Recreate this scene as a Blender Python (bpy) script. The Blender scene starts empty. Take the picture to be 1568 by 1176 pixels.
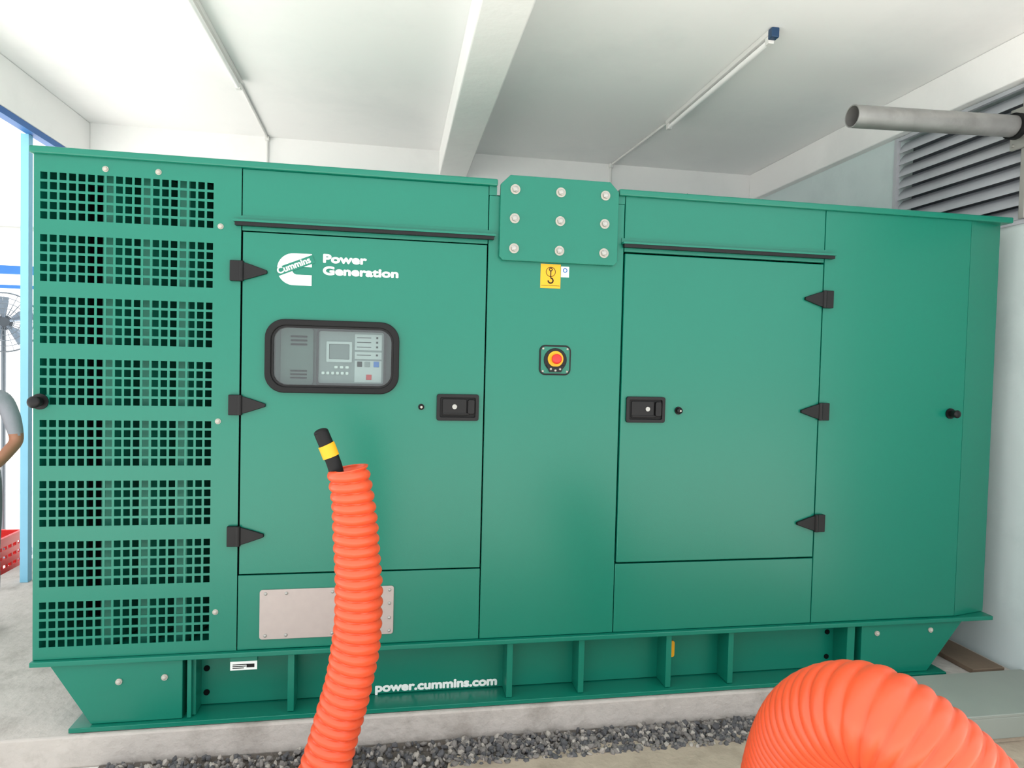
import bpy, bmesh, math, random
from mathutils import Vector, Matrix, Euler
random.seed(7)
scn=bpy.context.scene
COL=scn.collection
scn.view_settings.view_transform='Standard'
scn.view_settings.look='None'
scn.view_settings.exposure=0.0

# ------------------------------------------------------------ materials
def lin(c):
    c=c/255.0
    return c/12.92 if c<=0.04045 else ((c+0.055)/1.055)**2.4
def rgb(r,g,b): return (lin(r),lin(g),lin(b),1)
def mat(name,col,rough=0.5,metal=0.0,var=0.0,scale=8.0,bump=0.0,bscale=60.0,emit=0.0,coat=0.0,dirt=None,dscale=2.0,damt=0.5,spec=0.5):
    m=bpy.data.materials.new(name);m.use_nodes=True
    nt=m.node_tree;b=nt.nodes["Principled BSDF"]
    b.inputs["Roughness"].default_value=rough
    b.inputs["Metallic"].default_value=metal
    b.inputs["Specular IOR Level"].default_value=spec
    b.inputs["Coat Weight"].default_value=coat
    b.inputs["Coat Roughness"].default_value=0.15
    tc=nt.nodes.new("ShaderNodeTexCoord")
    n=nt.nodes.new("ShaderNodeTexNoise");n.inputs["Scale"].default_value=scale;n.inputs["Detail"].default_value=6
    nt.links.new(tc.outputs["Object"],n.inputs["Vector"])
    mx=nt.nodes.new("ShaderNodeMix");mx.data_type='RGBA'
    mx.inputs[6].default_value=tuple(max(0,x*(1-var)) for x in col[:3])+(1,)
    mx.inputs[7].default_value=tuple(min(1,x*(1+var)) for x in col[:3])+(1,)
    nt.links.new(n.outputs["Fac"],mx.inputs[0])
    out=mx.outputs[2]
    if dirt:
        n2=nt.nodes.new("ShaderNodeTexNoise");n2.inputs["Scale"].default_value=dscale;n2.inputs["Detail"].default_value=8;n2.inputs["Roughness"].default_value=0.65
        nt.links.new(tc.outputs["Object"],n2.inputs["Vector"])
        r=nt.nodes.new("ShaderNodeValToRGB");r.color_ramp.elements[0].position=0.5;r.color_ramp.elements[1].position=0.72
        r.color_ramp.elements[1].color=(damt,damt,damt,1)
        nt.links.new(n2.outputs["Fac"],r.inputs[0])
        m2=nt.nodes.new("ShaderNodeMix");m2.data_type='RGBA'
        nt.links.new(r.outputs[0],m2.inputs[0]);nt.links.new(out,m2.inputs[6]);m2.inputs[7].default_value=dirt
        out=m2.outputs[2]
    nt.links.new(out,b.inputs["Base Color"])
    if bump>0:
        n3=nt.nodes.new("ShaderNodeTexNoise");n3.inputs["Scale"].default_value=bscale;n3.inputs["Detail"].default_value=5
        nt.links.new(tc.outputs["Object"],n3.inputs["Vector"])
        bp=nt.nodes.new("ShaderNodeBump");bp.inputs["Strength"].default_value=bump;bp.inputs["Distance"].default_value=0.01
        nt.links.new(n3.outputs["Fac"],bp.inputs["Height"]);nt.links.new(bp.outputs[0],b.inputs["Normal"])
    if emit>0:
        b.inputs["Emission Color"].default_value=col;b.inputs["Emission Strength"].default_value=emit
    return m
GREEN=mat("green_powder_coat",rgb(10,111,91),0.28,var=0.05,scale=1.5,bump=0.04,bscale=350,spec=.42)
GREEN2=mat("green_inner_paint",rgb(16,108,88),0.5,var=0.05)
BLACK=mat("black_plastic",rgb(12,12,13),0.45,spec=.3)
RUBBER=mat("black_rubber",rgb(10,11,12),0.6,spec=.3)
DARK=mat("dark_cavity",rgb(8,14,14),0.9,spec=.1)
BOLT=mat("white_bolt_cap",rgb(172,168,158),0.4,var=0.1)
STEEL=mat("galvanised_steel",rgb(165,165,160),0.45,metal=0.5,var=0.15,scale=20)
ALU=mat("brushed_plate",rgb(172,162,157),0.5,metal=0.3,var=0.06,scale=30)
PIPE=mat("pipe_steel",rgb(150,150,148),0.42,metal=0.55,var=0.3,scale=9,dirt=rgb(98,96,92),dscale=5)
WHITE=mat("white_print",rgb(222,228,224),0.5)
LABEL=mat("label_grey_white",rgb(190,196,196),0.5)
YEL=mat("yellow_label",rgb(230,165,8),0.5)
RED=mat("red_button",rgb(200,28,26),0.4)
ORANGE=mat("orange_duct",rgb(220,80,42),0.36,var=0.08,scale=6,dirt=rgb(190,68,40),dscale=9,damt=0.35)
PLASTER=mat("white_plaster",rgb(242,242,241),0.85,var=0.02,scale=1.2,bump=0.25,bscale=14,dirt=rgb(228,229,228),dscale=1.2,damt=0.6)
CEIL=mat("ceiling_paint",rgb(246,246,246),0.9,var=0.015,scale=0.9,bump=0.12,bscale=7,dirt=rgb(232,234,235),dscale=0.9,damt=0.6)
BLUEWALL=mat("pale_blue_plaster",rgb(206,220,220),0.85,var=0.05,scale=3,bump=0.3,bscale=10,dirt=rgb(186,200,201),dscale=2,damt=0.6)
CONC=mat("concrete_plinth",rgb(182,176,169),0.9,var=0.12,scale=14,bump=0.6,bscale=30,dirt=rgb(138,132,124),dscale=5,damt=0.75)
SAND=mat("sandy_concrete",rgb(174,160,142),0.95,var=0.12,scale=10,bump=0.7,bscale=25,dirt=rgb(132,120,104),dscale=4,damt=0.7)
GROUND=mat("pale_ground",rgb(222,219,212),0.95,var=0.08,scale=3,bump=0.4,bscale=12,dirt=rgb(196,190,180),dscale=1.5,damt=0.6)
BLUE=mat("blue_steel",rgb(30,96,165),0.5,var=0.1)
LBLUE=mat("pale_blue_post",rgb(130,192,220),0.5,var=0.06)
GREYPL=mat("grey_green_plate",rgb(146,152,144),0.6,var=0.05)
LOUV=mat("louver_aluminium",rgb(186,189,195),0.45,metal=0.15,var=0.08)
LOUVB=mat("louver_backing",rgb(110,114,122),0.8)
LAMP=mat("lamp_housing",rgb(222,222,220),0.4)
TUBEM=mat("lamp_tube",rgb(245,245,245),0.3)
NAVY=mat("dark_blue_cap",rgb(25,60,95),0.4)
BROWN=mat("brown_floor",rgb(110,94,78),0.9,var=.2,scale=12,bump=.4,bscale=40)

def glass():
    m=bpy.data.materials.new("window_glass");m.use_nodes=True;nt=m.node_tree;nt.nodes.clear()
    o=nt.nodes.new("ShaderNodeOutputMaterial");mx=nt.nodes.new("ShaderNodeMixShader");t=nt.nodes.new("ShaderNodeBsdfTransparent");g=nt.nodes.new("ShaderNodeBsdfGlossy")
    g.inputs["Roughness"].default_value=0.05;t.inputs[0].default_value=(.80,.85,.84,1);mx.inputs[0].default_value=0.06
    nt.links.new(t.outputs[0],mx.inputs[1]);nt.links.new(g.outputs[0],mx.inputs[2]);nt.links.new(mx.outputs[0],o.inputs[0]);return m
GLASS=glass()

# ------------------------------------------------------------ mesh builder
class B:
    def __init__(s): s.v=[];s.f=[]
    def add(s,vs,fs):
        n=len(s.v);s.v+=[tuple(v) for v in vs];s.f+=[tuple(i+n for i in f) for f in fs];return s
    def box(s,x0,x1,y0,y1,z0,z1):
        return s.add([(x0,y0,z0),(x1,y0,z0),(x1,y1,z0),(x0,y1,z0),(x0,y0,z1),(x1,y0,z1),(x1,y1,z1),(x0,y1,z1)],
          [(0,3,2,1),(4,5,6,7),(0,1,5,4),(1,2,6,5),(2,3,7,6),(3,0,4,7)])
    def prism(s,poly,y0,y1):   # poly in xz
        n=len(poly)
        a=sum(poly[i][0]*poly[(i+1)%n][1]-poly[(i+1)%n][0]*poly[i][1] for i in range(n))
        if a<0: poly=poly[::-1]
        vs=[(p[0],y0,p[1]) for p in poly]+[(p[0],y1,p[1]) for p in poly]
        fs=[tuple(range(n)),tuple(range(2*n-1,n-1,-1))]+[(i,n+i,n+(i+1)%n,(i+1)%n) for i in range(n)]
        return s.add(vs,fs)
    def cyl(s,p0,p1,r0,r1=None,n=24,caps=True):
        r1=r0 if r1 is None else r1
        p0=Vector(p0);p1=Vector(p1);d=(p1-p0).normalized()
        u=d.orthogonal().normalized();w=d.cross(u)
        vs=[];
        for p,r in((p0,r0),(p1,r1)):
            for i in range(n):
                a=2*math.pi*i/n;vs.append(p+(u*math.cos(a)+w*math.sin(a))*r)
        fs=[(i,(i+1)%n,n+(i+1)%n,n+i) for i in range(n)]
        if caps: fs+=[tuple(range(n-1,-1,-1)),tuple(range(n,2*n))]
        return s.add(vs,fs)
    def dome(s,c,r,h,n=16,axis=(0,-1,0),k=4):
        c=Vector(c);d=Vector(axis);u=d.orthogonal().normalized();w=d.cross(u)
        vs=[];fs=[]
        for j in range(k):
            a=math.pi/2*j/k
            for i in range(n):
                t=2*math.pi*i/n;vs.append(c+(u*math.cos(t)+w*math.sin(t))*r*math.cos(a)+d*h*math.sin(a))
        vs.append(c+d*h)
        for j in range(k-1):
            for i in range(n): fs.append((j*n+i,j*n+(i+1)%n,(j+1)*n+(i+1)%n,(j+1)*n+i))
        for i in range(n): fs.append(((k-1)*n+i,(k-1)*n+(i+1)%n,k*n))
        return s.add(vs,fs)
    def torus(s,c,R,r,axis=(0,-1,0),n=40,m=10):
        c=Vector(c);d=Vector(axis).normalized();u=d.orthogonal().normalized();w=d.cross(u)
        vs=[];fs=[]
        for i in range(n):
            a=2*math.pi*i/n;e=u*math.cos(a)+w*math.sin(a)
            for j in range(m):
                b=2*math.pi*j/m;vs.append(c+e*(R+r*math.cos(b))+d*r*math.sin(b))
        for i in range(n):
            for j in range(m): fs.append((i*m+j,((i+1)%n)*m+j,((i+1)%n)*m+(j+1)%m,i*m+(j+1)%m))
        return s.add(vs,fs)
    def obj(s,name,m,parent=None,bevel=0,smooth=False,seg=2,angle=40):
        me=bpy.data.meshes.new(name);me.from_pydata(s.v,[],s.f);me.update()
        bm=bmesh.new();bm.from_mesh(me);bmesh.ops.recalc_face_normals(bm,faces=bm.faces);bm.to_mesh(me);bm.free()
        me.materials.append(m)
        o=bpy.data.objects.new(name,me);COL.objects.link(o)
        if parent: o.parent=parent
        if bevel>0:
            bv=o.modifiers.new("bevel",'BEVEL');bv.width=bevel;bv.segments=seg;bv.limit_method='ANGLE';bv.angle_limit=math.radians(30)
        if smooth:
            try: me.set_sharp_from_angle(angle=math.radians(angle))
            except Exception: pass
            me.polygons.foreach_set("use_smooth",[True]*len(me.polygons))
        return o
def empty(name):
    e=bpy.data.objects.new(name,None);COL.objects.link(e);e.empty_display_size=.1;return e
def rrect(x0,x1,z0,z1,r,n=8):
    pts=[]
    for cx,cz,a0 in((x1-r,z0+r,-90),(x1-r,z1-r,0),(x0+r,z1-r,90),(x0+r,z0+r,180)):
        for i in range(n+1):
            a=math.radians(a0+90*i/n);pts.append((cx+r*math.cos(a),cz+r*math.sin(a)))
    return pts
def ring(outer,inner,y0,y1):
    n=len(outer);b=B()
    vs=[(p[0],y0,p[1]) for p in outer]+[(p[0],y0,p[1]) for p in inner]+[(p[0],y1,p[1]) for p in outer]+[(p[0],y1,p[1]) for p in inner]
    fs=[]
    for i in range(n):
        j=(i+1)%n
        fs+=[(i,j,n+j,n+i),(2*n+i,3*n+i,3*n+j,2*n+j),(i,2*n+i,2*n+j,j),(n+i,n+j,3*n+j,3*n+i)]
    return b.add(vs,fs)
def text(s,x0,x1,zb,y,m,name,parent,bold=0.0,rot=0,hs=None):
    """flat lettering; bold = stroke thickening in metres made by stacking shifted copies"""
    c=bpy.data.curves.new(name,'FONT');c.body=s;c.size=1;c.extrude=0.0
    o=bpy.data.objects.new(name,c);COL.objects.link(o);bpy.context.view_layer.update()
    dg=bpy.context.evaluated_depsgraph_get();me=bpy.data.meshes.new_from_object(o.evaluated_get(dg));bpy.data.objects.remove(o)
    xs=[v.co.x for v in me.vertices];ys=[v.co.y for v in me.vertices]
    w=max(xs)-min(xs);k=(x1-x0-2*bold)/w;kh=k if hs is None else (hs-2*bold)/(max(ys)-min(ys))
    mn=min(xs);my=min(ys);ca,sa=math.cos(rot),math.sin(rot)
    b=B();F=[tuple(p.vertices) for p in me.polygons]
    offs=[(0,0)]
    if bold>0: offs=[(bold*math.cos(math.radians(t)),bold*math.sin(math.radians(t))) for t in range(0,360,45)]+[(0,0)]
    for q,(ox,oz) in enumerate(offs):
        vs=[]
        for v in me.vertices:
            a=(v.co.x-mn)*k+bold+ox;h=(v.co.y-my)*kh+bold+oz
            vs.append((x0+a*ca-h*sa,y-q*.00004,zb+a*sa+h*ca))
        b.add(vs,F)
    return b.obj(name,m,parent)

# ============================================================ GENERATOR
G=empty("diesel_generator")
ZB,ZT=0.41,2.318
XL,XR=-1.333,2.905
DEP=1.55
cols=19;rows=5;hw=.0238;px=(.608-hw)/(cols-1)
hh=.0272;pz=(.174-hh)/(rows-1)
xs=[XL];hx=[]
for i in range(cols):
    a=-1.311+i*px;xs+=[a,a+hw];hx.append(len(xs)-2)
xs.append(-.600)
zs=[ZB];hz=[]
for g in range(8):
    gb=.457+g*.2319
    for r in range(rows):
        a=gb+r*pz;zs+=[a,a+hh];hz.append(len(zs)-2)
zs.append(ZT)
b=B();nx=len(xs)
vs=[(x,0,z) for z in zs for x in xs];fs=[]
hxs=set(hx);hzs=set(hz)
for j in range(len(zs)-1):
    for i in range(nx-1):
        if i in hxs and j in hzs: continue
        fs.append((j*nx+i,j*nx+i+1,(j+1)*nx+i+1,(j+1)*nx+i))
b.add(vs,fs)
o=b.obj("intake_grille",GREEN,G)
so=o.modifiers.new("s",'SOLIDIFY');so.thickness=.003;so.offset=0
B().box(XL,XL+.02,.004,DEP,ZB,ZT).box(XL,-.6,DEP-.02,DEP,ZB,ZT).box(XL,-.6,.004,DEP,ZB-.005,ZB+.01).box(XL,-.6,.004,DEP,ZT-.01,ZT).obj("radiator_compartment",GREEN,G)
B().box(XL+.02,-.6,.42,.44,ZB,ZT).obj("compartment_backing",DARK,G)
b=B()
for i in range(4):
    x=-1.12+i*.135
    b.add([(x,.06,ZB+.02),(x+.045,.06,ZB+.02),(x+.12,.38,ZB+.02),(x+.108,.38,ZB+.02),(x,.06,ZT-.02),(x+.045,.06,ZT-.02),(x+.12,.38,ZT-.02),(x+.108,.38,ZT-.02)],
      [(0,1,5,4),(1,2,6,5),(2,3,7,6),(3,0,4,7),(4,5,6,7),(0,3,2,1)])
b.obj("intake_baffles",GREEN2,G)
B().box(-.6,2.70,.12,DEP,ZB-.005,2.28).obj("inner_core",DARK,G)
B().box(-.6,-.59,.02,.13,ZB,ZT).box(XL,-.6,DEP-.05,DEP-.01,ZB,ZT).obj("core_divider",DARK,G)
B().prism([(XR-.02,ZB),(XR,ZB),(XR,ZT),(XR-.02,ZT)],.05,DEP).box(-.6,XR,DEP-.01,DEP+.005,ZB,ZT).box(-.6,.41,.03,DEP,2.28,ZT).box(.937,2.70,.03,DEP,2.28,ZT).box(.41,.937,.03,DEP,2.25,2.29).obj("side_and_rear_panels",GREEN,G)
T=.03
def panel(name,x0,x1,z0,z1,y=0,bev=.0025,m=GREEN):
    return B().box(x0,x1,y,y+T,z0,z1).obj(name,m,G,bevel=bev)
panel("header_panel_1",-.597,.3745,2.078,ZT)
panel("lower_panel_1",-.597,.3735,ZB,.711)
panel("centre_panel",.3775,.968,ZB,2.28)
panel("header_panel_2",.9715,1.9285,2.078,ZT)
B().box(.9375,.9685,.001,.03,2.281,ZT).box(.3765,.409,.001,.03,2.281,ZT).obj("header_returns",GREEN,G)
panel("lower_panel_2",.9715,1.9285,ZB,.713)
panel("end_panel",1.932,2.70,ZB,ZT)
b=B();b.add([(2.70,0,ZB),(XR,.045,ZB),(XR,.07,ZB),(2.70,.03,ZB),(2.70,0,ZT),(XR,.045,ZT),(XR,.07,ZT),(2.70,.03,ZT)],[(0,3,2,1),(4,5,6,7),(0,1,5,4),(1,2,6,5),(2,3,7,6),(3,0,4,7)])
b.obj("corner_panel",GREEN,G)
wx0,wx1,wz0,wz1=-.476,-.009,1.472,1.708
B().box(-.592,wx0,-.004,T,.719,2.072).box(wx1,.371,-.004,T,.719,2.072).box(wx0,wx1,-.004,T,.719,wz0).box(wx0,wx1,-.004,T,wz1,2.072).obj("service_door_1",GREEN,G)
B().box(.975,1.925,-.004,T,.721,2.070).obj("service_door_2",GREEN,G,bevel=.003)
for x0,x1 in((-.625,.403),(.957,1.972)):
    B().prism([(x0,2.108),(x1,2.108),(x1,2.116),(x0,2.116)],-.03,0).box(x0,x1,-.004,0,2.108,2.135).obj("drip_rail",GREEN,G)
    B().box(x0+.006,x1-.006,-.026,-.002,2.094,2.108).obj("drip_rail_seal",BLACK,G)
B().box(XL-.01,.410,-.018,DEP+.02,ZT,2.346).obj("roof_lid_1",GREEN,G,bevel=.006)
B().box(.937,XR+.01,-.018,DEP+.02,ZT-.004,2.342).obj("roof_lid_2",GREEN,G,bevel=.006)
B().cyl((1.30,.25,2.33),(1.36,.22,2.40),.012).obj("roof_stub",GREEN,G)
B().box(XL-.004,XR-.004,-.02,DEP,.388,.408).obj("bottom_ledge",GREEN,G,bevel=.003)
c=.04
B().prism([(.421,2.012+.015),(.436,2.012),(.918,2.012),(.933,2.027),(.933,2.325),(.933-c,2.365),(.421+c,2.365),(.421,2.325)],-.022,-.002).obj("lifting_plate",GREEN,G,bevel=.002)
b=B();w=B()
for zz in(2.306,2.186,2.062):
    for xx in(.482,.677,.872):
        w.cyl((xx,-.022,zz),(xx,-.026,zz),.0205,n=24)
        b.cyl((xx,-.026,zz),(xx,-.038,zz),.0140,n=6);b.dome((xx,-.038,zz),.010,.003)
w.obj("plate_washers",BOLT,G,smooth=True);b.obj("plate_bolts",STEEL,G,bevel=.001)
b=B()
for xx,zz in((-1.088,2.279),(-.902,2.281),(-.676,2.088),(-.678,1.327),(-.680,.569)):
    b.cyl((xx,0,zz),(xx,-.004,zz),.011);b.dome((xx,-.004,zz),.009,.007)
b.obj("panel_bolts",BOLT,G,smooth=True)
def hinge(x,z,sgn):
    b=B()
    xo=x-sgn*.040
    b.box(min(x,xo),max(x,xo),-.022,0,z-.040,z+.040)
    b.prism([(x+sgn*.006,z-.036),(x+sgn*.006,z+.036),(x+sgn*.040,z+.026),(x+sgn*.098,z+.006),(x+sgn*.098,z-.006),(x+sgn*.040,z-.026)],-.018,-.003)
    b.cyl((x+sgn*.002,-.016,z-.040),(x+sgn*.002,-.016,z+.040),.010,n=14)
    b.obj("door_hinge",BLACK,G,bevel=.0025)
for z in(1.918,1.393,.873): hinge(-.597,z,1)
for z in(1.910,1.396,.880): hinge(1.931,z,-1)
def latch(x0,x1,z0,z1,keyx):
    xm=(x0+x1)/2;zm=(z0+z1)/2
    ring(rrect(x0,x1,z0,z1,.010),rrect(x0+.014,x1-.014,z0+.014,z1-.014,.006),-.016,-.003).obj("latch_frame",BLACK,G,bevel=.0015)
    B().box(x0+.013,x1-.013,-.0065,-.004,z0+.013,z1-.013).obj("latch_recess",RUBBER,G)
    B().prism(rrect(x0+.024,x1-.050,z0+.020,z1-.020,.006),-.012,-.0065).prism(rrect(x1-.046,x1-.018,z0+.028,z1-.022,.008),-.020,-.0065).box(x0+.028,x1-.040,-.015,-.011,z0+.024,z0+.032).obj("latch_paddle",BLACK,G,bevel=.002)
    B().cyl((keyx,-.010,zm+.003),(keyx,-.0155,zm+.003),.010).obj("latch_keyhole",STEEL,G,smooth=True)
latch(.176,.351,1.339,1.449,.25);latch(.997,1.175,1.338,1.451,1.095)
def knob(x,z,r,l,m=BLACK):
    B().cyl((x,-.002,z),(x,-.008,z),r*1.25).cyl((x,-.008,z),(x,-l,z),r*.7,r*.95).dome((x,-l,z),r*.95,r*.4).obj("rubber_stop",m,G,smooth=True)
knob(.113,1.394,.010,.014);knob(1.241,1.392,.014,.022);knob(2.625,1.394,.020,.045);knob(-1.309,1.396,.024,.05)
B().cyl((.113,-.021,1.394),(.113,-.0225,1.394),.005).cyl((1.241,-.030,1.392),(1.241,-.031,1.392),.004).obj("stop_pins",BOLT,G)
# window with controller
o1=rrect(-.504,.019,1.444,1.736,.075);i1=rrect(-.480,-.005,1.468,1.712,.058)
ring(o1,i1,-.022,-.0035).obj("window_gasket",RUBBER,G,bevel=.004)
ring(rrect(-.484,-.001,1.464,1.716,.060),rrect(-.472,-.013,1.476,1.704,.05),-.012,.03).obj("window_inner_seal",BLACK,G)
CTRLB=mat("controller_housing",rgb(84,106,100),0.5,var=.04)
CTRLP=mat("controller_panel",rgb(134,142,142),0.45,var=.04)
CTRLD=mat("controller_screen",rgb(120,128,128),0.2)
B().box(-.50,.015,.06,.065,1.45,1.73).obj("controller_backplate",CTRLB,G)
B().box(wx0-.004,wx0,.0,.06,wz0,wz1).box(wx1,wx1+.004,.0,.06,wz0,wz1).box(wx0,wx1,0,.06,wz0-.004,wz0).box(wx0,wx1,0,.06,wz1,wz1+.004).obj("window_reveal",DARK,G)
b=B().prism(rrect(-.455,-.325,1.475,1.705,.012),.045,.06);b.obj("controller_side_module",CTRLB,G,bevel=.002)
b=B()
for k in range(3):
    b.prism(rrect(-.415,-.350,1.635+.016*k,1.643+.016*k,.003,3),.040,.046)
    b.prism(rrect(-.415,-.350,1.500+.014*k,1.507+.014*k,.003,3),.040,.046)
b.obj("side_module_vents",DARK,G)
ring(rrect(-.312,-.035,1.475,1.704,.014),rrect(-.303,-.044,1.484,1.695,.008),.020,.06).obj("controller_bezel",BLACK,G,bevel=.002)
B().box(-.304,-.043,.030,.06,1.483,1.696).obj("controller_face",CTRLP,G)
b=B().box(-.160,-.052,.027,.03,1.622,1.686).box(-.160,-.052,.027,.03,1.585,1.614)
b.box(-.160,-.052,.028,.03,1.490,1.578);b.obj("controller_labels",LABEL,G)
B().box(-.262,-.181,.026,.03,1.582,1.644).obj("controller_display",CTRLD,G,bevel=.002)
ring(rrect(-.272,-.171,1.571,1.654,.004),rrect(-.262,-.181,1.582,1.644,.003),.022,.03).obj("display_frame",LABEL,G)
b=B()
for k in range(6): b.prism(rrect(-.290+.019*k,-.279+.019*k,1.520,1.531,.003,3),.024,.03)
for k in range(3): b.prism(rrect(-.240+.022*k,-.227+.022*k,1.545,1.555,.003,3),.024,.03)
b.obj("controller_keys",WHITE,G)
b=B()
for zz in(1.671,1.652,1.633,1.600):
    b.box(-.152,-.095,.0262,.027,zz,zz+.003).box(-.075,-.067,.0262,.027,zz-.002,zz+.006)
b.obj("label_print",BLACK,G)
B().box(-.150,-.130,.025,.028,1.553,1.575).obj("key_dark",BLACK,G,bevel=.001)
B().box(-.120,-.098,.025,.028,1.553,1.575).obj("key_grey",CTRLP,G,bevel=.001)
B().box(-.084,-.062,.025,.028,1.553,1.576).obj("key_blue",mat("blue_key",rgb(50,110,190),.4),G,bevel=.001)
B().box(-.113,-.091,.025,.028,1.500,1.522).obj("key_red",RED,G,bevel=.001)
B().box(-.476,-.009,-.004,-.001,1.472,1.708).obj("window_glass",GLASS,G)
# stickers
B().box(.603,.690,-.0015,0,1.906,2.008).obj("hazard_label",YEL,G)
b=B();b.torus((.647,-.002,1.975),.020,.0012,n=24,m=6)
b.torus((.647,-.002,1.985),.006,.002,n=16,m=6);b.box(.645,.649,-.003,-.001,1.950,1.980)
for k in range(9):
    a=math.radians(90-k*34);a2=math.radians(90-(k+1)*34)
    if k<8: b.cyl((.647+.011*math.cos(a),-.002,1.938+.011*math.sin(a)),(.647+.011*math.cos(a2),-.002,1.938+.011*math.sin(a2)),.003,n=6)
b.box(.606,.687,-.0022,-.001,1.916,1.9175)
b.obj("lifting_hook_symbol",BLACK,G)
B().box(.692,.727,-.0015,0,1.955,2.000).obj("small_label",WHITE,G)
b=B();b.torus((.7095,-.002,1.984),.008,.002,n=20,m=6);b.obj("small_label_symbol",BLUE,G)
# emergency stop
B().prism(rrect(.606,.744,1.537,1.665,.026),-.006,0).obj("emergency_stop_plate",BLACK,G,bevel=.002)
B().prism(rrect(.613,.737,1.544,1.658,.020),-.0075,-.005).obj("emergency_stop_inlay",GREEN2,G)
B().cyl((.675,-.006,1.602),(.675,-.012,1.602),.050).obj("emergency_stop_ring_back",BLACK,G,bevel=.002,smooth=True)
B().cyl((.675,-.012,1.606),(.675,-.016,1.606),.034).obj("emergency_stop_ring",YEL,G,bevel=.001,smooth=True)
B().cyl((.675,-.016,1.606),(.675,-.030,1.606),.014).cyl((.675,-.030,1.606),(.675,-.040,1.606),.021).dome((.675,-.040,1.606),.021,.005,n=24).obj("emergency_stop_button",RED,G,smooth=True)
B().prism([(.636,1.580),(.650,1.55),(.700,1.55),(.714,1.580),(.69,1.574),(.66,1.574)],-.017,-.007).obj("emergency_stop_guard",BLACK,G)
b=B()
for xx,zz in((.622,1.649),(.728,1.649),(.622,1.553),(.728,1.553),(.655,1.563),(.675,1.557),(.695,1.563)): b.dome((xx,-.017 if .63<xx<.72 else -.007,zz),.005,.005,n=10)
b.obj("emergency_stop_screws",BOLT,G,smooth=True)
# aluminium plate
B().prism(rrect(-.513,.016,.450,.652,.012),-.006,0).obj("blanking_plate",ALU,G,bevel=.002)
b=B()
for xx in(-.49,-.41,-.23,-.05,-.001):
    for zz in(.466,.636): b.dome((xx,-.006,zz),.007,.006,n=12)
for zz in(.52,.58): b.dome((-.001,-.006,zz),.007,.006,n=12)
b.obj("blanking_plate_rivets",STEEL,G,smooth=True)
def arc(cx,cz,rx,rz,a0,a1,n=20): return [(cx+rx*math.cos(math.radians(a0+(a1-a0)*i/n)),cz+rz*math.sin(math.radians(a0+(a1-a0)*i/n))) for i in range(n+1)]
out=arc(-.400,1.935,.063,.063,90,270);inn=arc(-.385,1.930,.020,.016,270,90)
poly=out+[(-.331,1.872),(-.331,1.914)]+[(-.385,1.914)]+inn[1:-1]+[(-.385,1.946),(-.331,1.946),(-.331,1.998)]
B().prism(poly,-.0058,-.004).obj("logo_mark",WHITE,G)
def rotp(cx,cz,w,h,a):
    return [(cx+x*math.cos(a)-z*math.sin(a),cz+x*math.sin(a)+z*math.cos(a)) for x,z in((-w,-h),(w,-h),(w,h),(-w,h))]
B().prism(rotp(-.394,1.950,.076,.0165,.40),-.0066,-.0055).obj("logo_band",GREEN,G)
text("Cummins",-.457,-.322,1.912,-.0068,WHITE,"logo_name",G,bold=.0012,rot=.40)
text("Power",-.288,-.117,1.9655,-.0055,WHITE,"wording_line_1",G,bold=.0026,hs=.036)
text("Generation",-.288,.010,1.9175,-.0055,WHITE,"wording_line_2",G,bold=.0026,hs=.036)
# ---------------- skid base
b=B().prism([(-1.277,.388),(2.75,.388),(2.56,.15),(-1.13,.15)],.10,DEP-.05);b.obj("skid_channel_web",GREEN,G)
b=B();b.prism([(-1.277,.388),(-.80,.388),(-.80,.148),(-1.13,.148)],.0,.10);b.prism([(2.20,.388),(2.75,.388),(2.56,.148),(2.20,.148)],0,.10)
for x,t in((-.775,.008),(-.389,.013),(.512,.013),(.83,.013),(1.235,.013),(1.535,.013),(2.145,.02)): b.box(x-t,x+t,0,.10,.148,.388)
b.box(-.775,-.755,.02,.10,.148,.388)
b.box(-1.20,2.65,-.022,.12,.128,.146).obj("skid_beam",GREEN,G,bevel=.002)
b=B()
for xx,zz in((-1.03,.31),(-.865,.318),(2.28,.345),(2.57,.348)): b.cyl((xx,0,zz),(xx,-.006,zz),.012);b.dome((xx,-.006,zz),.009,.007)
b.obj("skid_bolts",BOLT,G,smooth=True)
b=B()
for xx,zz in((-.735,.30),(-.735,.20),(2.09,.32),(2.09,.20)): b.cyl((xx,.10,zz),(xx,.096,zz),.012)
b.obj("skid_holes",DARK,G)
B().box(-.622,-.52,-.0015,.0,.330,.365).obj("serial_label_tab",WHITE,G)
B().box(-.622,-.52,-.001,.02,.362,.389).obj("label_bracket",GREEN,G)
b=B()
for k in range(3): b.box(-.613,-.570+.008*k,-.0025,-.0014,.337+.007*k,.340+.007*k)
b.box(-.560,-.530,-.0025,-.0014,.340,.354);b.obj("serial_label_print",BLACK,G)
B().prism(rrect(1.262,1.300,.245,.32,.01),.085,.098).obj("earth_tag",YEL,G)
text("power.cummins.com",-.055,.475,.145,.098,WHITE,"web_wording",G,bold=.0030,hs=.050)

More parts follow.
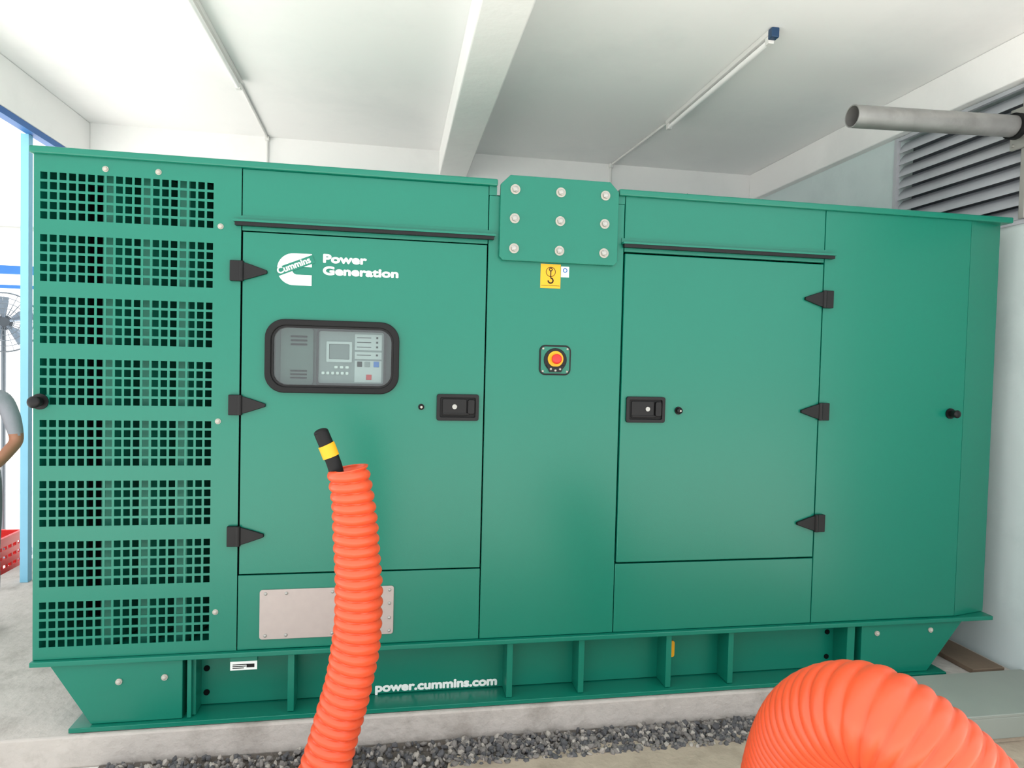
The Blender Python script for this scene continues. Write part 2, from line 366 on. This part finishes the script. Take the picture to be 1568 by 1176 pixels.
# ============================================================ ducts
def catmull(P,n=24):
    out=[];Q=[2*P[0]-P[1]]+P+[2*P[-1]-P[-2]]
    for i in range(1,len(Q)-2):
        a,b_,c_,d=Q[i-1],Q[i],Q[i+1],Q[i+2]
        for k in range(n):
            t=k/n;out.append(.5*((2*b_)+(c_-a)*t+(2*a-5*b_+4*c_-d)*t*t+(-a+3*b_-3*c_+d)*t**3))
    out.append(P[-1]);return out
def duct(name,pts,rad,pitch,amp,m,parent,hel=1,sharp=.7,seg=56,per=9,jit=0.0):
    C=catmull([Vector(p) for p in pts],40)
    for _ in range(60): C=[C[0]]+[(C[i-1]+C[i]*2+C[i+1])/4 for i in range(1,len(C)-1)]+[C[-1]]
    L=[0]
    for i in range(1,len(C)): L.append(L[-1]+(C[i]-C[i-1]).length)
    N=int(L[-1]/pitch*per);P=[];R=[];j=0
    for i in range(N+1):
        s=L[-1]*i/N
        while j<len(L)-2 and L[j+1]<s: j+=1
        t=(s-L[j])/max(1e-9,L[j+1]-L[j]);P.append(C[j].lerp(C[j+1],t))
        f=s/L[-1];k=f*(len(rad)-1);q=min(int(k),len(rad)-2);R.append(rad[q]+(rad[q+1]-rad[q])*(k-q))
    T=[(P[min(i+1,N)]-P[max(i-1,0)]).normalized() for i in range(N+1)]
    u=T[0].orthogonal().normalized();vs=[];fs=[]
    for i in range(N+1):
        u=(u-T[i]*u.dot(T[i])).normalized();w=T[i].cross(u)
        s=L[-1]*i/N
        for k in range(seg):
            th=2*math.pi*k/seg
            ph=(s/pitch+hel*k/seg)%1.0
            r=R[i]-amp+amp*(math.sin(math.pi*ph)**sharp)
            if jit: r+=jit*math.sin(3*th+s*9)*math.sin(s*23+th)
            vs.append(P[i]+(u*math.cos(th)+w*math.sin(th))*r)
    for i in range(N):
        for k in range(seg):
            fs.append((i*seg+k,i*seg+(k+1)%seg,(i+1)*seg+(k+1)%seg,(i+1)*seg+k))
    o=B().add(vs,fs).obj(name,m,parent,smooth=True,angle=180)
    s_=o.modifiers.new("s",'SOLIDIFY');s_.thickness=.003;s_.offset=-1
    return o
H1=empty("corrugated_cable_duct")
p1=[(-.140,-.60,1.235),(-.120,-.60,1.12),(-.108,-.60,.98),(-.098,-.60,.83),(-.103,-.60,.68),(-.125,-.60,.54),(-.155,-.60,.42),(-.195,-.61,.27),(-.245,-.63,.13),(-.29,-.65,.01)]
duct("duct_sleeve",p1,[.062,.068,.073,.074,.075,.076,.077,.078,.078],.034,.0135,ORANGE,H1,sharp=.75,jit=.0015)
cb=[(-.15,-.60,1.05),(-.163,-.60,1.15),(-.178,-.60,1.235),(-.203,-.60,1.30),(-.224,-.60,1.350)]
def tube(name,pts,r,m,parent,n=20,cap=True):
    C=catmull([Vector(p) for p in pts],10);vs=[];fs=[]
    T=[(C[min(i+1,len(C)-1)]-C[max(i-1,0)]).normalized() for i in range(len(C))];u=T[0].orthogonal().normalized()
    for i,p in enumerate(C):
        u=(u-T[i]*u.dot(T[i])).normalized();w=T[i].cross(u)
        for k in range(n): a=2*math.pi*k/n;vs.append(p+(u*math.cos(a)+w*math.sin(a))*r)
    for i in range(len(C)-1):
        for k in range(n): fs.append((i*n+k,i*n+(k+1)%n,(i+1)*n+(k+1)%n,(i+1)*n+k))
    if cap: fs+=[tuple(range(n)),tuple(range((len(C)-1)*n,len(C)*n))]
    return B().add(vs,fs).obj(name,m,parent,smooth=True,angle=60)
tube("cable_core",cb,.023,RUBBER,H1)
B().dome((-.224,-.60,1.350),.0235,.012,axis=Vector((-.33,0,.94)).normalized()).obj("cable_end_cap",RUBBER,H1,smooth=True)
tube("yellow_tape",[(-.192,-.60,1.272),(-.203,-.60,1.300),(-.208,-.60,1.311)],.0262,YEL,H1)
H2=empty("corrugated_exhaust_duct")
p2=[(1.16,-.96,.01),(1.145,-1.02,.27),(1.115,-1.13,.52),(1.095,-1.27,.69),(1.135,-1.41,.765),(1.24,-1.51,.685),(1.38,-1.57,.50),(1.52,-1.61,.26),(1.63,-1.61,.01)]
duct("duct_sleeve",p2,[.126]*6,.027,.010,ORANGE,H2,sharp=.55,seg=80)

# ============================================================ floor
B().box(-25,25,-14,30,-.10,0).obj("floor",GROUND)
B().box(-2.50,3.045,-.04,2.595,0.001,.125).obj("concrete_plinth",CONC,bevel=.008)
ys=-.19;xx=.25;top=[]
while xx<3.0:
    top.append((xx,ys+.03*math.sin(xx*9)+random.uniform(-.015,.015)));xx+=.06
pts=[(.15,-3.0)]+[(.2,-.42),(.22,-.3)]+top+[(3.05,-.2),(3.05,-3.0)]
n=len(pts);vs=[(x,y,.001) for x,y in pts]+[(x,y,.020) for x,y in pts]
B().add(vs,[tuple(range(n)),tuple(range(2*n-1,n-1,-1))]+[(i,(i+1)%n,n+(i+1)%n,n+i) for i in range(n)]).obj("sandy_slab",SAND)
GB=empty("gravel_bed")
def gravel():
    bm=bmesh.new();bmesh.ops.create_icosphere(bm,subdivisions=1,radius=1)
    bv=[v.co.copy() for v in bm.verts];bf=[[v.index for v in f.verts] for f in bm.faces];bm.free()
    vs=[];fs=[];mi=[]
    for i in range(3600):
        x=random.uniform(-1.05,1.92);y=random.uniform(-.46,-.068) if x<.25 else random.uniform(-.25,-.068)
        s=random.uniform(.007,.017);e=Euler([random.uniform(0,6.28) for _ in range(3)]).to_matrix()
        sc=Vector((random.uniform(.7,1.4),random.uniform(.6,1.1),random.uniform(.5,.9)))
        n=len(vs);z=random.uniform(.006,.026)
        for v in bv:
            q=Vector((v.x*sc.x,v.y*sc.y,v.z*sc.z))*s*random.uniform(.8,1.2);q=e@q;vs.append((x+q.x,y+q.y,max(.001,z+q.z)))
        k=random.choice((0,0,0,1,1,1,2))
        for f in bf: fs.append(tuple(a+n for a in f));mi.append(k)
    o=B().add(vs,fs).obj("stones",mat("gravel_dark",rgb(84,84,86),.9,var=.3,scale=30),GB)
    o.data.materials.append(mat("gravel_mid",rgb(120,116,112),.9,var=.3,scale=30));o.data.materials.append(mat("gravel_pale",rgb(164,158,150),.9,var=.2,scale=30))
    o.data.polygons.foreach_set("material_index",mi)
gravel()
B().box(-1.08,1.95,-.48,-.045,.0005,.008).obj("soil",mat("gravel_soil",rgb(92,86,80),.95,var=.4,scale=60,bump=.8,bscale=90),GB)
CT=empty("cable_trench_cover")
B().box(1.98,3.045,-.41,-.045,.135,.150).box(1.98,3.045,-.41,-.398,.045,.136).box(1.98,1.992,-.40,-.045,.03,.136).obj("cover_plate",GREYPL,CT,bevel=.003)
B().box(2.0,3.04,-.395,-.05,.021,.05).obj("kerb",SAND,CT)
B().box(2.80,2.98,-.02,1.4,.126,.150).obj("brown_floor_strip",BROWN,bevel=.003)  # brown board stands in for brownish floor with dark trench edges

# ============================================================ room
ZC=3.257
B().box(-2.5,3.35,-1.5,2.8,ZC,ZC+.15).obj("ceiling",CEIL)
B().box(-2.30,3.35,2.6,2.8,0,ZC).obj("wall_back",PLASTER)
LY0,LY1,LZ0,LZ1=-1.0,.93,2.355,3.03
B().box(3.05,3.25,-1.5,2.6,0,LZ0).box(3.05,3.25,LY1,2.6,LZ0,ZC).box(3.05,3.25,-1.5,LY0,LZ0,ZC).box(3.05,3.25,LY0,LY1,LZ1,ZC).obj("wall_right",BLUEWALL)
B().box(.32,.54,-1.5,2.6,3.055,ZC).obj("ceiling_beam",PLASTER,bevel=.008)
B().box(2.99,3.25,-1.5,2.6,3.035,ZC).obj("ceiling_beam",PLASTER,bevel=.008)
B().box(-2.5,-2.21,-1.5,2.6,2.97,ZC).obj("ceiling_beam",PLASTER,bevel=.008)
BF=empty("blue_gate_frame")
B().box(-2.27,-2.215,-1.5,2.59,2.93,2.969).obj("top_rail",BLUE,BF)
B().box(-2.30,-2.255,1.86,1.91,.126,2.93).obj("gate_post",LBLUE,BF)
LV=empty("wall_louver")
B().box(3.16,3.18,LY0,LY1,LZ0,LZ1).obj("louver_backing",LOUVB,LV)
b=B();z=LZ0+.005
while z<LZ1-.03:
    for k in range(6):
        a0=k/6;a1=(k+1)/6
        x=lambda a:3.050+.050*a**1.5; zz=lambda a:z+.074*a
        b.add([(x(a0),LY0,zz(a0)),(x(a0),LY1,zz(a0)),(x(a1),LY1,zz(a1)),(x(a1),LY0,zz(a1)),(x(a0)+.004,LY0,zz(a0)),(x(a0)+.004,LY1,zz(a0)),(x(a1)+.004,LY1,zz(a1)),(x(a1)+.004,LY0,zz(a1))],[(0,1,2,3),(4,7,6,5),(0,4,5,1),(1,5,6,2),(2,6,7,3),(3,7,4,0)])
    z+=.072
b.obj("louver_blades",LOUV,LV,smooth=True,angle=50)
B().box(3.035,3.06,LY0-.02,LY1+.0,LZ0-.02,LZ0).box(3.035,3.06,LY1-.012,LY1+.012,LZ0,LZ1).box(3.04,3.06,LY0,LY1,LZ1-.02,LZ1).obj("louver_frame",LOUV,LV)
EP=empty("exhaust_tailpipe")
def pipe(p0,p1,ro,ri,n=40):
    b=B();p0=Vector(p0);p1=Vector(p1);d=(p1-p0).normalized();u=d.orthogonal().normalized();w=d.cross(u);vs=[];fs=[]
    for p,r in((p0,ro),(p1,ro),(p1,ri),(p0,ri)):
        for i in range(n): a=2*math.pi*i/n;vs.append(p+(u*math.cos(a)+w*math.sin(a))*r)
    for j in range(4):
        for i in range(n): fs.append((j*n+i,j*n+(i+1)%n,((j+1)%4)*n+(i+1)%n,((j+1)%4)*n+i))
    return b.add(vs,fs)
pipe((2.075,.045,2.770),(3.005,.045,2.800),.051,.046).obj("pipe_body",PIPE,EP,smooth=True)
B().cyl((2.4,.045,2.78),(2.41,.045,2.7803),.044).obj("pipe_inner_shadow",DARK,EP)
pipe((2.945,.045,2.799),(2.975,.045,2.799),.062,.05).obj("pipe_clamp",RUBBER,EP,smooth=True)
B().box(3.003,3.018,-.02,.11,2.70,2.90).box(3.018,3.034,.03,.06,2.357,3.0345).obj("pipe_bracket",STEEL,EP,bevel=.002)
b=B()
for dy in(-.0,.09):
    for dz in(2.72,2.88): b.cyl((3.005,dy,dz),(2.992,dy,dz),.008,n=6)
b.obj("bracket_bolts",STEEL,EP)
def lamp(x,y0,y1,name="fluorescent_batten_lamp"):
    E=empty(name)
    B().box(x-.020,x+.020,y0,y1,ZC-.028,ZC-.001).obj("housing",LAMP,E,bevel=.003)
    B().cyl((x,y0+.03,ZC-.048),(x,y1-.03,ZC-.048),.014).obj("tube",TUBEM,E,smooth=True)
    B().box(x-.015,x+.015,y0,y0+.035,ZC-.064,ZC-.026).box(x-.015,x+.015,y1-.035,y1,ZC-.064,ZC-.026).obj("end_holders",LAMP,E,bevel=.003)
    return E
E=lamp(-.956,.33,1.545);E2=lamp(1.803,.30,1.565)
B().box(1.783,1.823,.262,.300,ZC-.05,ZC-.002).obj("blue_end_cap",NAVY,E2,bevel=.004)
def conduit(x,y0,x1,name="surface_conduit"):
    E=empty(name)
    B().cyl((x,y0,ZC-.010),(x1,2.585,ZC-.010),.009,n=12).cyl((x1,2.588,ZC-.012),(x1,2.588,1.6),.009,n=12).obj("conduit_run",LAMP,E,smooth=True)
    B().box(x1-.016,x1+.016,2.56,2.599,ZC-.035,ZC-.001).obj("corner_box",LAMP,E,bevel=.004)
conduit(-.958,1.57,-.979);conduit(1.80,1.59,1.739)

# ============================================================ outside left
F=empty("pedestal_fan")
fc=Vector((-2.90,2.85,1.80))
b=B();ax=Vector((.45,-.89,0)).normalized()
for R in(.22,.18,.14,.10,.06): b.torus(fc+ax*(.05*(1-(R/.22)**2)+.03),R,.0025,axis=ax,n=48,m=6)
b.torus(fc,.222,.006,axis=ax,n=48,m=8)
u=ax.orthogonal().normalized();w=ax.cross(u)
for i in range(28):
    a=2*math.pi*i/28;e=u*math.cos(a)+w*math.sin(a);pr=None
    for R in(.04,.1,.16,.22):
        q=fc+e*R+ax*(.05*(1-(R/.22)**2)+.03*(R<.21))
        if pr is not None: b.cyl(pr,q,.0018,n=5)
        pr=q
    b.cyl(fc+e*.22,fc+e*.06-ax*.08,.0018,n=5)
GM=mat("fan_cage",rgb(100,108,116),.3,metal=.3)
b.obj("fan_cage",GM,F,smooth=True)
B().cyl(fc-ax*.02,fc-ax*.16,.055,.045).cyl(fc+ax*.09,fc+ax*.07,.035).obj("fan_motor",mat("fan_motor",rgb(70,76,84),.4),F,smooth=True)
b=B()
for i in range(5):
    a=2*math.pi*i/5
    def q(r,t,d): return fc+(u*math.cos(a+t)+w*math.sin(a+t))*r+ax*d
    vs=[q(.03,0,.0),q(.19,.05,.02),q(.20,.45,.0),q(.12,.7,-.025),q(.035,.5,-.02)]
    b.add(vs,[(0,1,2,3,4)])
b.obj("fan_blades",mat("fan_blades",rgb(110,125,140),.35),F)
B().cyl((fc.x-.05,fc.y+.09,.03),(fc.x-.05,fc.y+.09,1.78),.016).cyl((fc.x-.05,fc.y+.09,.0),(fc.x-.05,fc.y+.09,.03),.2,.19,n=36).obj("fan_stand",GM,F,smooth=True)
R_=empty("yard_railing")
b=B()
b.box(-9,-3.4,6.1,6.16,2.50,2.60).box(-9,-3.4,6.1,6.14,2.33,2.37)
for x in(-9,-7,-5.2,-3.45): b.box(x,x+.06,6.1,6.16,0,3.05)
b.obj("blue_rails",BLUE,R_)
B().cyl((-9,6.13,3.05),(-3.4,6.13,3.05),.03).obj("grey_rail",STEEL,R_,smooth=True)
C_=empty("red_crate_stand_in")  # crate shape stands in for overexposed reddish-pink floor outside
x0,x1,y0,y1,z0,z1=-2.96,-2.56,2.05,2.42,0.001,.33
b=B().box(x0,x1,y0,y1,z0,z0+.015)
for k in range(5):
    z=z0+.015+k*.062
    b.box(x0,x1,y0,y0+.012,z,z+.04).box(x0,x1,y1-.012,y1,z,z+.04).box(x0,x0+.012,y0,y1,z,z+.04).box(x1-.012,x1,y0,y1,z,z+.04)
for k in range(7):
    x=x0+k*(x1-x0-.02)/6;b.box(x,x+.02,y0+.001,y0+.011,z0,z1-.02).box(x,x+.02,y1-.011,y1-.001,z0,z1-.02)
    y=y0+k*(y1-y0-.02)/6;b.box(x0+.001,x0+.011,y,y+.02,z0,z1-.02).box(x1-.011,x1-.001,y,y+.02,z0,z1-.02)
b.box(x0-.01,x1+.01,y0-.01,y0+.014,z1-.03,z1).box(x0-.01,x1+.01,y1-.014,y1+.01,z1-.03,z1).box(x0-.01,x0+.014,y0,y1,z1-.03,z1).box(x1-.014,x1+.01,y0,y1,z1-.03,z1)
b.obj("crate_body",RED,C_,bevel=.002)

# ============================================================ person
def skinned(name,verts,edges,mats,assign,parent,sub=2):
    me=bpy.data.meshes.new(name+"_sk");me.from_pydata([v[0] for v in verts],edges,[]);o=bpy.data.objects.new(name+"_sk",me);COL.objects.link(o)
    sk=o.modifiers.new("skin",'SKIN');sk.use_smooth_shade=True
    for i,v in enumerate(verts):
        d=me.skin_vertices[0].data[i];d.radius=v[1] if isinstance(v[1],tuple) else (v[1],v[1]);d.use_root=(i==0)
    sb=o.modifiers.new("sub",'SUBSURF');sb.levels=sub;sb.render_levels=sub
    bpy.context.view_layer.update()
    m2=bpy.data.meshes.new_from_object(o.evaluated_get(bpy.context.evaluated_depsgraph_get()));bpy.data.objects.remove(o)
    m2.materials.clear()
    for m in mats: m2.materials.append(m)
    for p in m2.polygons: p.material_index=assign(p.center);p.use_smooth=True
    q=bpy.data.objects.new(name,m2);COL.objects.link(q);q.parent=parent;return q
SKIN=mat("skin",rgb(168,116,90),.55,var=.05);SHIRT=mat("grey_shirt",rgb(150,152,160),.85,var=.06,bump=.3,bscale=40)
PANT=mat("grey_trousers",rgb(120,122,128),.85,var=.1);HAIR=mat("dark_hair",rgb(28,24,22),.6);SHOE=mat("shoe",rgb(40,36,34),.5)
PE=empty("standing_worker")
V=[((0,0,.90),(.145,.10)),((0,0,1.05),(.135,.095)),((0,-.005,1.22),(.155,.105)),((0,0,1.33),(.13,.085)),((0,.005,1.41),.052),((0,0,1.45),.05),
 ((.165,0,1.34),.055),((.205,.01,1.21),.047),((.225,.02,1.09),.038),((.175,-.10,.99),.033),((.125,-.20,.93),.024),
 ((-.165,0,1.34),.055),((-.205,.01,1.21),.047),((-.225,.02,1.07),.038),((-.23,-.03,.94),.033),((-.225,-.06,.82),.024),
 ((.085,0,.80),.085),((.095,0,.46),.055),((.10,.01,.30),.05),((.10,.02,.07),.035),((.105,-.10,.03),.038),
 ((-.085,0,.80),.085),((-.095,0,.46),.055),((-.10,.01,.30),.05),((-.10,.02,.07),.035),((-.105,-.10,.03),.038)]
Ed=[(0,1),(1,2),(2,3),(3,4),(4,5),(3,6),(6,7),(7,8),(8,9),(9,10),(3,11),(11,12),(12,13),(13,14),(14,15),(0,16),(16,17),(17,18),(18,19),(19,20),(0,21),(21,22),(22,23),(23,24),(24,25)]
def asg(c):
    if c.z<.075: return 3
    if c.z>1.385: return 0
    if abs(c.x)>.155 and c.z<1.13: return 0
    if c.z<.93 and abs(c.x)>.19: return 0
    if c.y<-.12 and c.z>.8: return 0
    if c.z<.90: return 2
    return 1
skinned("body",V,Ed,[SKIN,SHIRT,PANT,SHOE],asg,PE)
HV=[((0,.0,1.43),.045),((0,-.005,1.49),(.06,.07)),((0,0,1.56),(.075,.092)),((0,.005,1.62),(.055,.07))]
skinned("head",HV,[(0,1),(1,2),(2,3)],[SKIN,HAIR],lambda c:1 if (c.z>1.60 or (c.y>.02 and c.z>1.50)) else 0,PE)
B().add([(0,-.115,1.535),(-.014,-.085,1.53),(.014,-.085,1.53),(0,-.08,1.575),(0,-.09,1.525)],[(0,1,3),(0,3,2),(0,4,1),(0,2,4)]).obj("nose",SKIN,PE,smooth=True)
b=B()
for sx in(-1,1): b.dome((sx*.03,-.080,1.558),.011,.007,n=12)
b.obj("eyes",WHITE,PE,smooth=True)
b=B()
for sx in(-1,1): b.dome((sx*.03,-.086,1.558),.005,.003,n=10);b.box(sx*.03-.015,sx*.03+.015,-.092,-.08,1.576,1.581)
b.obj("pupils_and_brows",HAIR,PE)
B().box(-.022,.022,-.086,-.075,1.498,1.505).obj("mouth",mat("lips",rgb(150,85,78),.5),PE,bevel=.003)
b=B()
for sx in(-1,1): b.torus((sx*.078,.005,1.545),.018,.007,axis=(1,0,0),n=16,m=8)
b.obj("ears",SKIN,PE,smooth=True)
def hand(w,d,side):
    w=Vector(w);d=Vector(d).normalized();n_=Vector((0,0,1)) if abs(d.z)<.8 else Vector((0,-1,0));s=d.cross(n_).normalized();n_=s.cross(d)
    skinned("palm",[(w,.022),(w+d*.035,(.034,.016)),(w+d*.075,(.036,.014))],[(0,1),(1,2)],[SKIN],lambda c:0,PE,2)
    for k,l in enumerate((.062,.072,.067,.052)):
        r=w+d*.07+s*(.026-.0175*k)
        skinned("finger_%d"%(k+1),[(r,.0085),(r+d*l*.45-n_*.006,.0082),(r+d*l*.75-n_*.022,.0075),(r+d*l*.9-n_*.04,.0065)],[(0,1),(1,2),(2,3)],[SKIN],lambda c:0,PE,1)
    r=w+d*.025+s*side*.024
    skinned("thumb",[(r,.011),(r+d*.025+s*side*.02-n_*.005,.010),(r+d*.05+s*side*.028-n_*.015,.008)],[(0,1),(1,2)],[SKIN],lambda c:0,PE,1)
hand((.125,-.20,.93),(-.06,-.12,-.05),1);hand((-.225,-.06,.82),(.0,-.03,-.1),1)
B().cyl((.138,-.178,.938),(.131,-.19,.934),.030).cyl((.150,-.186,.955),(.147,-.190,.965),.016).obj("wrist_watch",BLACK,PE)
PE.location=(-2.12,1.02,.125);PE.rotation_euler=(0,0,math.radians(10));PE.scale=(.91,.91,.91)

# ============================================================ light: bright overcast sky + sun falling on the yard in front
wd=bpy.data.worlds.new("World");scn.world=wd;wd.use_nodes=True
bg=wd.node_tree.nodes["Background"];bg.inputs[0].default_value=(.95,.975,1,1);bg.inputs[1].default_value=2.15
s=bpy.data.lights.new("sun","SUN");s.energy=10;s.angle=math.radians(3);s.color=(1,.98,.95)
so=bpy.data.objects.new("sun",s);COL.objects.link(so)
d=Vector((-.15,-.22,-1)).normalized();so.rotation_euler=d.to_track_quat('-Z','Y').to_euler()

# ============================================================ camera
f=1022.0;yaw,pitch,roll=[math.radians(a) for a in(10.038,1.753,1.401)]
Rm=Matrix.Rotation(-yaw,4,'Z')@Matrix.Rotation(math.pi/2-pitch,4,'X')@Matrix.Rotation(roll,4,'Z')
cam=bpy.data.cameras.new("camera");cam.sensor_fit='HORIZONTAL';cam.sensor_width=36;cam.lens=36*f/1568;cam.clip_start=.02
co=bpy.data.objects.new("camera",cam);COL.objects.link(co);co.matrix_world=Matrix.Translation((0,-2.779,1.582))@Rm
scn.camera=co
